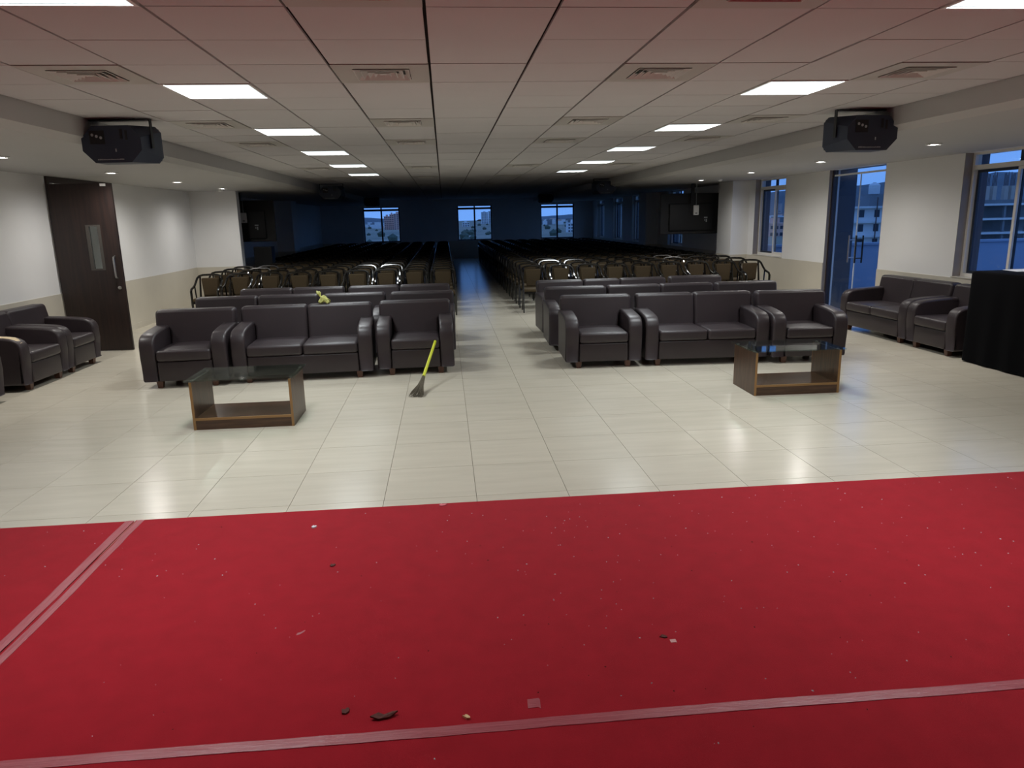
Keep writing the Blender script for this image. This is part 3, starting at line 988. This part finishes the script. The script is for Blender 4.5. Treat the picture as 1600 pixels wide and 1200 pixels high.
# ------------------------------------------------------------------ knotted bag on the sofa back
bg_ = empty('plastic_bag', (-1.50, 8.98, 0.808))
def lump(x, y, z):
    return (0.010 * math.sin(5 * y + 3 * z), 0.008 * math.sin(7 * x), 0.016 * math.sin(4 * x + 2) + 0.02 * (1 - x * x) * (z > 0))
MB().rbox((0.015, 0.0, 0.03), (0.062, 0.05, 0.03), 0.028, 3, (5, 3, 2), lump).build('bag_body', M_bag, bg_, True, 80)
MB().tube([(0.0, 0, 0.045), (-0.022, 0, 0.075), (-0.035, 0, 0.092)], [0.026, 0.011, 0.014], 8).build('knot', M_bag, bg_, True, 80)
MB().tube([(-0.033, 0, 0.088), (-0.058, 0.005, 0.125), (-0.072, 0.008, 0.150)], [0.011, 0.020, 0.007], 7).tube([(-0.033, 0, 0.088), (-0.03, -0.008, 0.13), (-0.045, -0.012, 0.145)], [0.010, 0.014, 0.005], 7).build('tied_ends', M_bag, bg_, True, 80)
tag(bg_, 'yellow-green knotted bag lying on top of the front left sofa back', 'bag')

# ------------------------------------------------------------------ table under a black cloth, right wall
tb = empty('covered_table', (6.46, 7.17, 0))
hx, hy, hz = 0.40, 0.76, 1.062
cl = MB()
segs = []
def edge_pts(a, b, n_):
    return [(a[0] + (b[0] - a[0]) * i / n_, a[1] + (b[1] - a[1]) * i / n_) for i in range(n_)]
c_ = 0.06
ring = edge_pts((-hx, -hy + c_), (-hx, hy - c_), 1)
corners = [(-hx, -hy), (hx, -hy), (hx, hy), (-hx, hy)]
poly = round_poly(corners, 0.06, 4)
ring = []
for i in range(len(poly)):
    a, b = poly[i], poly[(i + 1) % len(poly)]
    ln = math.hypot(b[0] - a[0], b[1] - a[1])
    n_ = max(1, int(ln / 0.03))
    ring += edge_pts(a, b, n_)
rows = [(hz, 0.955, 0), (hz - 0.004, 0.985, 0), (hz - 0.03, 1.0, 0.1), (hz - 0.25, 1.0, 0.4), (hz - 0.55, 1.0, 0.7), (0.2, 1.0, 0.9), (0.015, 1.0, 1.0)]
vs_ = []
fs_ = []
N = len(ring)
for z_, sc_, am in rows:
    for i, (a, b) in enumerate(ring):
        nrm = Vector((a / hx, b / hy)).normalized()
        wv = am * 0.012 * math.sin(i * 0.55) * (0.6 + 0.4 * math.sin(i * 0.17))
        vs_.append((a * sc_ + nrm.x * wv, b * sc_ + nrm.y * wv, z_))
for q in range(len(rows) - 1):
    for i in range(N):
        fs_.append((q * N + i, (q + 1) * N + i, (q + 1) * N + (i + 1) % N, q * N + (i + 1) % N))
fs_.append(tuple(range(N)))
cl.add(vs_, fs_)
cl.build('cloth', M_cloth, tb, True, 60)
MB().box(-0.36, 0.36, -0.71, 0.71, 1.02, 1.05).build('table_top', M_wood, tb)
for sx in (-1, 1):
    for sy in (-1, 1):
        MB().box(sx * 0.32 - 0.02, sx * 0.32 + 0.02, sy * 0.66 - 0.02, sy * 0.66 + 0.02, 0, 1.02).build('leg', M_black, tb)
tag(tb, 'high table draped to the floor in black cloth at the right edge', 'table')
pa = MB().add([(-0.15, -0.2, 0), (0.13, -0.2, 0.0), (0.15, 0.02, 0.004), (-0.12, 0.06, 0.002), (-0.15, -0.2, 0.002), (0.13, -0.2, 0.002), (0.15, 0.02, 0.012), (-0.12, 0.06, 0.006)],
              [(0, 3, 2, 1), (4, 5, 6, 7), (0, 1, 5, 4), (1, 2, 6, 5), (2, 3, 7, 6), (3, 0, 4, 7)]).build('paper_sheet', M_paper)
pa.location = (6.52, 7.80, 1.0635)
tag(pa, 'white paper sheet lying on the black-clothed table', 'paper')

# ------------------------------------------------------------------ loudspeakers under the ceiling
def make_speaker():
    r = empty('loudspeaker')
    octo = lambda hx_, z0_, z1_, cx_, cz_: [(-hx_ + cx_, z0_), (hx_ - cx_, z0_), (hx_, z0_ + cz_), (hx_, z1_ - cz_), (hx_ - cx_, z1_), (-hx_ + cx_, z1_), (-hx_, z1_ - cz_), (-hx_, z0_ + cz_)]
    A = octo(0.285, -0.375, -0.07, 0.11, 0.10)
    B = octo(0.315, -0.365, -0.05, 0.05, 0.05)
    mb = MB()
    vs_ = [(a, 0.0, b) for a, b in A] + [(a, 0.30, b) for a, b in B] + [(a, 0.33, b) for a, b in B]
    fs_ = [tuple(range(7, -1, -1))]
    fs_ = [tuple(range(8)), tuple(range(23, 15, -1))]
    for q in range(2):
        for i in range(8):
            fs_.append((q * 8 + i, q * 8 + (i + 1) % 8, (q + 1) * 8 + (i + 1) % 8, (q + 1) * 8 + i))
    mb.add(vs_, fs_)
    cab = mb.build('cabinet', M_black2, r)
    MB().box(-0.29, 0.29, 0.331, 0.338, -0.345, -0.07).build('grille', M_black, r)
    cp = MB().box(-0.20, -0.06, -0.006, 0.0, -0.22, -0.11).build('connector_plate', M_black, r)
    for (x_, z_) in ((-0.17, -0.14), (-0.13, -0.16), (-0.09, -0.165)):
        MB().lathe([(0.012, 0), (0.012, 0.006)], 10).build('socket', M_mark, cp)
        s_ = cp.children[-1] if False else bpy.data.objects[-1] if False else None
    k_ = 0
    for ch in list(cp.children):
        ch.location = (-0.17 + 0.04 * k_, -0.006, -0.145 - 0.012 * k_)
        ch.rotation_euler = (PI / 2, 0, 0)
        k_ += 1
    MB().box(0.09, 0.115, -0.004, 0.0, -0.18, -0.10).box(0.14, 0.16, -0.004, 0.0, -0.19, -0.11).build('handle_slot', M_black, r)
    pm = MB()
    rg = random.Random(5)
    xx = -0.15
    while xx < 0.10:
        w_ = rg.uniform(0.006, 0.014)
        pm.box(xx, xx + w_, -0.002, 0.0, -0.352, -0.352 + rg.uniform(0.006, 0.010))
        xx += w_ + 0.004
    pm.build('printed_line', M_mark, r)
    MB().box(0.03, 0.042, -0.003, 0, -0.285, -0.26).build('badge', M_mark, r)
    bk = MB()
    bk.box(-0.30, 0.30, 0.13, 0.17, -0.012, -0.004)
    for sg in (-1, 1):
        bk.box(sg * 0.315 - 0.004, sg * 0.315 + 0.004, 0.13, 0.17, -0.25, -0.004)
        bk.box(sg * 0.16 - 0.01, sg * 0.16 + 0.01, 0.14, 0.16, -0.012, 0.0)
    bk.build('bracket', M_black, r)
    return r
sp = make_speaker()
spots = [(-2.815, 6.80, -0.10, 'black loudspeaker hung near the camera on the left ceiling edge'),
         (3.945, 6.62, 0.10, 'black loudspeaker hung near the camera on the right ceiling edge'),
         (-2.70, 18.4, -0.08, 'black loudspeaker hung over the left chairs where the light fades'),
         (4.05, 18.2, 0.08, 'black loudspeaker hung over the right chairs where the light fades'),
         (-2.6, 27.5, 0.0, 'black loudspeaker hung deep in the dark rear, left side'),
         (3.85, 27.5, 0.0, 'black loudspeaker hung deep in the dark rear, right side')]
for i, (x_, y_, a_, lb) in enumerate(spots):
    o = sp if i == 0 else copy_tree(sp)
    o.location = (x_, y_, ZC - 0.002)
    o.rotation_euler = (0, 0, a_)
    o.scale = (0.90, 1, 1)
    tag(o, lb, 'loudspeaker', 'ceiling loudspeakers')

# ------------------------------------------------------------------ television backs beside the columns
def make_tv():
    r = empty('television')
    MB().rbox((0, 0.05, 0), (0.76, 0.015, 0.475), 0.008, 1).build('screen', M_tv, r)
    MB().rbox((0, 0.015, -0.08), (0.55, 0.03, 0.32), 0.02, 2).build('rear_cover', M_tv, r, True)
    MB().box(-0.04, 0.04, -0.035, -0.015, 0.05, 0.72).build('hanger', M_black, r)
    MB().tube([(-0.02 + 0.10, -0.06, 0.70), (0.08, -0.06, 0.20)], 0.006, 6).build('cable', M_mark, r)
    ad = MB().rbox((0.08, -0.06, 0.08), (0.065, 0.03, 0.115), 0.015, 2).build('adapter_box', M_white, r, True)
    MB().box(0.055, 0.105, -0.0915, -0.0895, 0.0, 0.02).build('socket', M_black, ad)
    MB().box(0.30, 0.385, -0.0170, -0.0155, -0.11, -0.08).box(0.31, 0.33, -0.017, -0.0155, -0.17, -0.14).box(0.345, 0.375, -0.017, -0.0155, -0.20, -0.13).build('sticker', M_mark, r)
    return r
tv = make_tv()
tv.location = (5.93, 17.30, 1.785)
tag(tv, 'back of a black television hanging behind the right column', 'television')
tv2 = copy_tree(tv)
tv2.location = (-4.72, 17.86, 1.83)
tag(tv2, 'back of a black television hanging behind the left column', 'television')
cbn = empty('media_cabinet', (-4.32, 17.95, 0))
MB().rbox((0, 0.16, 0.63), (0.21, 0.16, 0.60), 0.012, 1).build('body', M_black, cbn)
MB().box(-0.23, 0.23, -0.01, 0.33, 0, 0.03).build('plinth', M_black, cbn)
MB().box(-0.2, -0.003, -0.006, 0.0, 0.06, 1.2).box(0.003, 0.2, -0.006, 0.0, 0.06, 1.2).build('door', M_tv, cbn)
tag(cbn, 'tall black cabinet in the shade under the left television', 'cabinet')

# ------------------------------------------------------------------ rows of armchairs with brown fabric
def chair_parts():
    P = {}
    side_path = [(-0.233, 0.02, 0.585), (-0.238, 0.06, 0.622), (-0.238, 0.14, 0.64), (-0.236, 0.24, 0.665), (-0.232, 0.34, 0.735), (-0.225, 0.405, 0.795), (-0.19, 0.435, 0.835), (-0.13, 0.45, 0.853)]
    path = side_path + [(0, 0.455, 0.858)] + [(-x, y, z) for x, y, z in reversed(side_path)]
    P['frame'] = [MB().tube(path, 0.021, 6).mesh('frame', M_cframe, True)]
    sb = MB().rbox((0, 0.205, 0.425), (0.225, 0.205, 0.03), 0.025, 1, (2, 2, 1), lambda x, y, z: (0, 0, 0.012 * (1 - x * x) * (1 - y * y) * (z > 0)))
    P['seat'] = [sb.mesh('seat', M_cfab, True)]
    P['seat_rail'] = [MB().box(-0.215, 0.215, 0.01, 0.40, 0.355, 0.396).mesh('seat_rail', M_cframe)]
    bo = round_poly([(-0.125, 0.47), (0.125, 0.47), (0.158, 0.80), (-0.158, 0.80)], 0.03, 2)
    P['backrest'] = [MB().slab(bo, 0.385, 0.425, 0.012, lambda a, b, w_: (a, w_ + (b - 0.45) * 0.07 - 0.25 * a * a * -1 * -0.3, b), 1).mesh('backrest', M_cfab, True, 50)]
    lg = []
    for sg in (-1, 1):
        lg.append(MB().tube([(sg * 0.226, 0.03, 0), (sg * 0.233, 0.02, 0.34), (sg * 0.233, 0.02, 0.595)], [0.015, 0.021, 0.021], 6).mesh('leg', M_cframe, True))
        lg.append(MB().tube([(sg * 0.205, 0.50, 0), (sg * 0.20, 0.41, 0.36), (sg * 0.19, 0.425, 0.60), (sg * 0.178, 0.445, 0.84)], [0.015, 0.020, 0.018, 0.016], 6).mesh('leg', M_cframe, True))
    P['leg'] = lg
    P['arm_post'] = [MB().tube([(sg * 0.215, 0.24, 0.37), (sg * 0.226, 0.24, 0.52), (sg * 0.236, 0.25, 0.668)], 0.014, 5).mesh('arm_post', M_cframe, True) for sg in (-1, 1)]
    return P
CP = chair_parts()
def joined_chair():
    vs_, fs_, mi = [], [], []
    for nm, lst in CP.items():
        for me in lst:
            o_ = len(vs_)
            vs_ += [tuple(v.co) for v in me.vertices]
            k_ = 1 if me.materials[0] == M_cfab else 0
            for p in me.polygons:
                fs_.append(tuple(i + o_ for i in p.vertices))
                mi.append(k_)
    me = bpy.data.meshes.new('chair')
    me.from_pydata(vs_, [], fs_)
    me.materials.append(M_cframe)
    me.materials.append(M_cfab)
    me.polygons.foreach_set('material_index', mi)
    me.polygons.foreach_set('use_smooth', [True] * len(me.polygons))
    me.set_sharp_from_angle(angle=math.radians(50))
    return me
CJ = joined_chair()
rg = random.Random(21)
GC = 'brown upholstered armchairs in rows'
far = []
n_ind = 0
ROWS = 24
for rrow in range(ROWS):
    for blk in (0, 1):
        for c in range(9):
            # c counts from the aisle outwards
            x_ = (-0.055 - 0.543 * c) if blk == 0 else (1.69 + 0.545 * c)
            y_ = 13.67 + 0.77 * rrow + rg.uniform(-0.03, 0.03)
            x_ += rg.uniform(-0.003, 0.003)
            a_ = rg.uniform(-0.010, 0.010)
            if blk == 0 and c == 8 and rrow in (4, 5):
                continue
            if blk == 0 and c in (7, 8) and rrow == 5 and c == 8:
                continue
            if blk == 1 and c == 8 and rrow == 3:
                x_ -= 0.0
            if rrow < 16:
                lb = 'brown-backed black armchair, %s from the aisle in the %s row of the %s block' % (ORD[c], ORD[rrow], ('left', 'right')[blk])
                if rrow < 6:
                    o = empty('banquet_chair', (x_, y_, 0), a_)
                    for nm, lst in CP.items():
                        for me in lst:
                            link(nm, me, o)
                else:
                    o = link('banquet_chair', CJ)
                    o.location = (x_, y_, 0)
                    o.rotation_euler = (0, 0, a_)
                tag(o, lb, 'chair', GC)
                n_ind += 1
            else:
                far.append((x_, y_, a_))
fv = [tuple(v.co) for v in CJ.vertices]
ff = [tuple(p.vertices) for p in CJ.polygons]
fm = [p.material_index for p in CJ.polygons]
mbf = MB()
for x_, y_, a_ in far:
    c_, s_ = math.cos(a_), math.sin(a_)
    o_ = len(mbf.v)
    mbf.v += [(x_ + p[0] * c_ - p[1] * s_, y_ + p[0] * s_ + p[1] * c_, p[2]) for p in fv]
    mbf.f += [tuple(i + o_ for i in f_) for f_ in ff]
    mbf.mi += fm
me = bpy.data.meshes.new('rear_chairs')
me.from_pydata(mbf.v, [], mbf.f)
me.materials.append(M_cframe)
me.materials.append(M_cfab)
me.polygons.foreach_set('material_index', mbf.mi)
tag(link('rear_chairs', me), 'dark mass of chair rows reaching the rear windows', 'chairs', kind='stuff')
# ------------------------------------------------------------------ outside: terrace, town, hills
GZ = -13.0
te = tag(MB().box(XR + T, 18.0, 2.0, 16.5, -0.3, -0.02).build('floor_terrace', M_terrace), kind='structure')
pp = MB().box(XR + T, 18.2, 16.5, 16.7, -0.3, 0.98).box(18.0, 18.2, 2.0, 16.5, -0.3, 0.98).build('wall_terrace', M_parapet)
tag(pp, kind='structure')
MB().box(XR + T, 18.25, 16.45, 16.75, 0.98, 1.03).box(17.95, 18.25, 2.0, 16.45, 0.98, 1.03).build('coping', M_parapet, pp)
# land
n_ = 40
gm = MB()
vs_ = []
for i in range(n_ + 1):
    for j in range(n_ + 1):
        x_ = -6000 + 14000 * i / n_
        y_ = -200 + 9000 * j / n_
        vs_.append((x_, y_, GZ + (0 if y_ < 400 else 1.5 * math.sin(x_ * 0.003) * math.sin(y_ * 0.004))))
fs_ = [(i * (n_ + 1) + j, (i + 1) * (n_ + 1) + j, (i + 1) * (n_ + 1) + j + 1, i * (n_ + 1) + j + 1) for i in range(n_) for j in range(n_)]
tag(gm.add(vs_, fs_).build('ground', M_ground), kind='structure')
def hill(label, pts, y_, depth, seed):
    rg = random.Random(seed)
    vs_ = []
    fs_ = []
    m_ = 9
    xs = []
    for q in range(len(pts) - 1):
        for t in range(10):
            f_ = t / 10
            xs.append((pts[q][0] * (1 - f_) + pts[q + 1][0] * f_, pts[q][1] * (1 - f_) + pts[q + 1][1] * f_))
    xs.append(pts[-1])
    for (x_, h_) in xs:
        for j in range(m_):
            t = j / (m_ - 1)
            hh = max(0.0, (h_ - GZ)) * math.sin(PI * t) ** 0.8
            vs_.append((x_, y_ + depth * (t - 0.5), GZ - 1 + hh * (1 + rg.uniform(-0.03, 0.03))))
    for i in range(len(xs) - 1):
        for j in range(m_ - 1):
            fs_.append((i * m_ + j, (i + 1) * m_ + j, (i + 1) * m_ + j + 1, i * m_ + j + 1))
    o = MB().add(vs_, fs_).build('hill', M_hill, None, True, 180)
    return tag(o, label, 'hill', 'far hills')
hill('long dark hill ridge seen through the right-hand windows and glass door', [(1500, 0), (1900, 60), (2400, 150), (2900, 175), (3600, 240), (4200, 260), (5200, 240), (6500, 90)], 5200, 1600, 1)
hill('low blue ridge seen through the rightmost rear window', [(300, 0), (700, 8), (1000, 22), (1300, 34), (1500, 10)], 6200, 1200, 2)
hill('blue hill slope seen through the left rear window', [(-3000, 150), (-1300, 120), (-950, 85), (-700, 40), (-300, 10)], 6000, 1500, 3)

def block(name, label, x0, x1, y_, ztop, d, floors, cols, wm, group=None, z0=GZ, crown=True, fh=None):
    r = empty(name, ((x0 + x1) / 2, y_, z0))
    h = (x1 - x0) / 2
    H_ = ztop - z0
    MB().box(-h, h, 0, d, -0.5, H_).build('wall', wm, r)
    MB().box(-h - 0.3, h + 0.3, -0.3, d + 0.3, H_, H_ + 0.8).build('roof', wm, r)
    if crown:
        MB().box(-h * 0.4, h * 0.3, d * 0.3, d * 0.7, H_ + 0.8, H_ + 3.6).build('stair_head', wm, r)
    fh = H_ / floors
    ww = 2 * h / cols
    wme = MB().box(-ww * 0.3, ww * 0.3, -0.12, 0.0, -fh * 0.24, fh * 0.26).mesh('window', M_bwin)
    for a in range(cols):
        for b in range(floors):
            o = link('window', wme, r)
            o.location = (-h + ww * (a + 0.5), 0, fh * (b + 0.5))
    return tag(r, label, 'building', group)
g_ = 'salmon apartment towers'
block('apartment_tower', 'salmon apartment tower, leftmost of the group in the left rear window', -102, -92, 1290, 9.0, 14, 7, 3, M_bpink, g_)
block('apartment_tower', 'salmon apartment tower, middle of the group in the left rear window', -91, -84, 1270, 12.0, 14, 8, 2, M_bpink, g_)
block('apartment_tower', 'salmon apartment tower, rightmost of the group in the left rear window', -83, -70, 1250, 13.0, 14, 8, 3, M_bpink, g_)
block('apartment_tower', 'pale high-rise, left one in the centre rear window', 118, 138, 2300, 22.0, 25, 11, 4, M_bwhite, 'pale high-rises')
block('apartment_tower', 'pale high-rise, right one in the centre rear window', 142, 172, 2330, 25.0, 25, 12, 5, M_bwhite, 'pale high-rises')
block('low_house', 'small pale house left of centre in the centre rear window', 38, 52, 1500, -5.0, 12, 2, 3, M_bwhite)
block('apartment_block', 'white three-storey block in the rightmost rear window', 121, 135, 715, -4.2, 12, 3, 5, M_bwhite)
block('low_house', 'pinkish house standing low in the slim right-hand window', 196, 208, 430, -5.0, 12, 2, 4, M_bpink)
block('low_house', 'white narrow block beyond the slim right-hand window', 235, 241, 540, 3.5, 12, 5, 2, M_bwhite)

M_stub = mat('fresh_concrete', S(190, 174, 162), 0.9, var=0.06, scale=0.8)
# building under construction beyond the terrace
ub = empty('unfinished_building', (112, 158, GZ))
base = GZ
lev = [2.73, -0.47, -3.6, -6.8, -10.0]
sl = MB()
for z_ in lev:
    s_ = MB().box(-24, 26, -1.2, 12, z_ - base - 0.45, z_ - base)
    s_.build('floor_slab', M_bwhite if z_ < 3 else M_conc, ub)
for i, z_ in enumerate(lev[:-1]):
    zb, zt_ = lev[i + 1] - base, z_ - base - 0.45
    # finished half with plaster walls
    MB().box(-24, -2, 0.0, 11, zb, zt_).build('wall', M_bwhite, ub)
    MB().box(-2, 26, 6.0, 11, zb, zt_).build('wall', M_conc, ub)
    for x_ in (-1.4, 4, 9.5, 15, 20.5, 25.4):
        MB().box(x_ - 0.25, x_ + 0.25, -0.6, -0.1, zb, zt_).build('column', M_conc, ub)
    for x_ in (-21.5, -18.8, -15.2, -11.5, -8.2, -4.6):
        MB().box(x_ - 0.6, x_ + 0.6, -0.06, 0.0, zb + 0.8, zb + 2.4).build('window', M_bwin, ub)
MB().box(-2, 26, -1.2, 12, 2.73 - base, 3.55 - base).build('roof_beam', M_conc, ub)
for k_, x_ in enumerate((3.0, 6.0, 10.7, 12.4, 15.2, 16.8)):
    st = MB().box(x_ - 0.45, x_ + 0.45, 0, 1.0, 3.55 - base, 6.6 - base).build('column_stub', M_stub, ub)
    rb = MB()
    for dx in (-0.45, -0.15, 0.15, 0.45):
        rb.box(x_ + dx - 0.05, x_ + dx + 0.05, 0.4, 0.5, 6.6 - base, 9.3 + 0.4 * math.sin(k_ + dx * 9) - base)
    rb.build('rebar', M_rebar, st)
MB().box(-16.6, -8, 1, 9, 2.73 - base, 5.4 - base).build('stair_head', M_conc, ub)
tk = MB().lathe([(1.15, 0), (1.2, 0.2), (1.2, 2.0), (0.9, 2.3), (0.4, 2.45), (0.4, 2.6)], 16, 0, (-13.9, 4, 5.4 - base)).build('water_tank', M_white, ub, True)
for x_ in (-16.2, -14.4, -12.9, -6.5, -3.4):
    MB().box(x_ - 0.09, x_ + 0.09, -1.6, -1.42, -10 - base, 4.6 - base).build('scaffold_pole', M_rebar, ub)
tag(ub, 'unfinished concrete building with column stubs beyond the terrace', 'building')

# town and trees too small to count
tw = MB()
rg = random.Random(9)
for i in range(320):
    q = rg.random()
    if q < 0.35:
        x_, y_ = rg.uniform(-330, -110), rg.uniform(1500, 2400)
        x_ *= y_ / 1800
    elif q < 0.75:
        y_ = rg.uniform(460, 1300)
        x_ = y_ * rg.uniform(0.425, 0.50)
    else:
        y_ = rg.uniform(1500, 2600)
        x_ = y_ * rg.uniform(0.10, 0.20)
    w_, d_, h_ = rg.uniform(5, 14), rg.uniform(6, 14), rg.uniform(4, 13)
    tw.box(x_ - w_ / 2, x_ + w_ / 2, y_, y_ + d_, GZ - 2, GZ + h_, rg.choice((0, 0, 1, 2)))
tag(tw.build('distant_town', [M_bwhite, M_bpink, M_conc]), 'scattered tiny pale houses of the distant town', 'town', kind='stuff')
tr = MB()
for i in range(170):
    y_ = rg.uniform(330, 1900)
    x_ = y_ * rg.uniform(-0.13, 0.56)
    s_ = rg.uniform(2.0, 4.5)
    if abs(x_ - 128) < 16 and y_ < 716:
        continue
    n6 = 7
    vs_ = [(x_, y_, GZ + s_ * 1.4)]
    for j in range(n6):
        a = 2 * PI * j / n6
        vs_.append((x_ + s_ * math.cos(a) * rg.uniform(0.8, 1.2), y_ + s_ * math.sin(a), GZ + s_ * 0.7 * rg.uniform(0.8, 1.2)))
    for j in range(n6):
        a = 2 * PI * j / n6
        vs_.append((x_ + s_ * 0.8 * math.cos(a), y_ + s_ * 0.8 * math.sin(a), GZ - 0.5))
    fs_ = [(0, 1 + j, 1 + (j + 1) % n6) for j in range(n6)] + [(1 + j, 1 + n6 + j, 1 + n6 + (j + 1) % n6, 1 + (j + 1) % n6) for j in range(n6)]
    tr.add(vs_, fs_)
tag(tr.build('distant_trees', M_tree), 'dark scrub and trees dotting the far land', 'trees', kind='stuff')
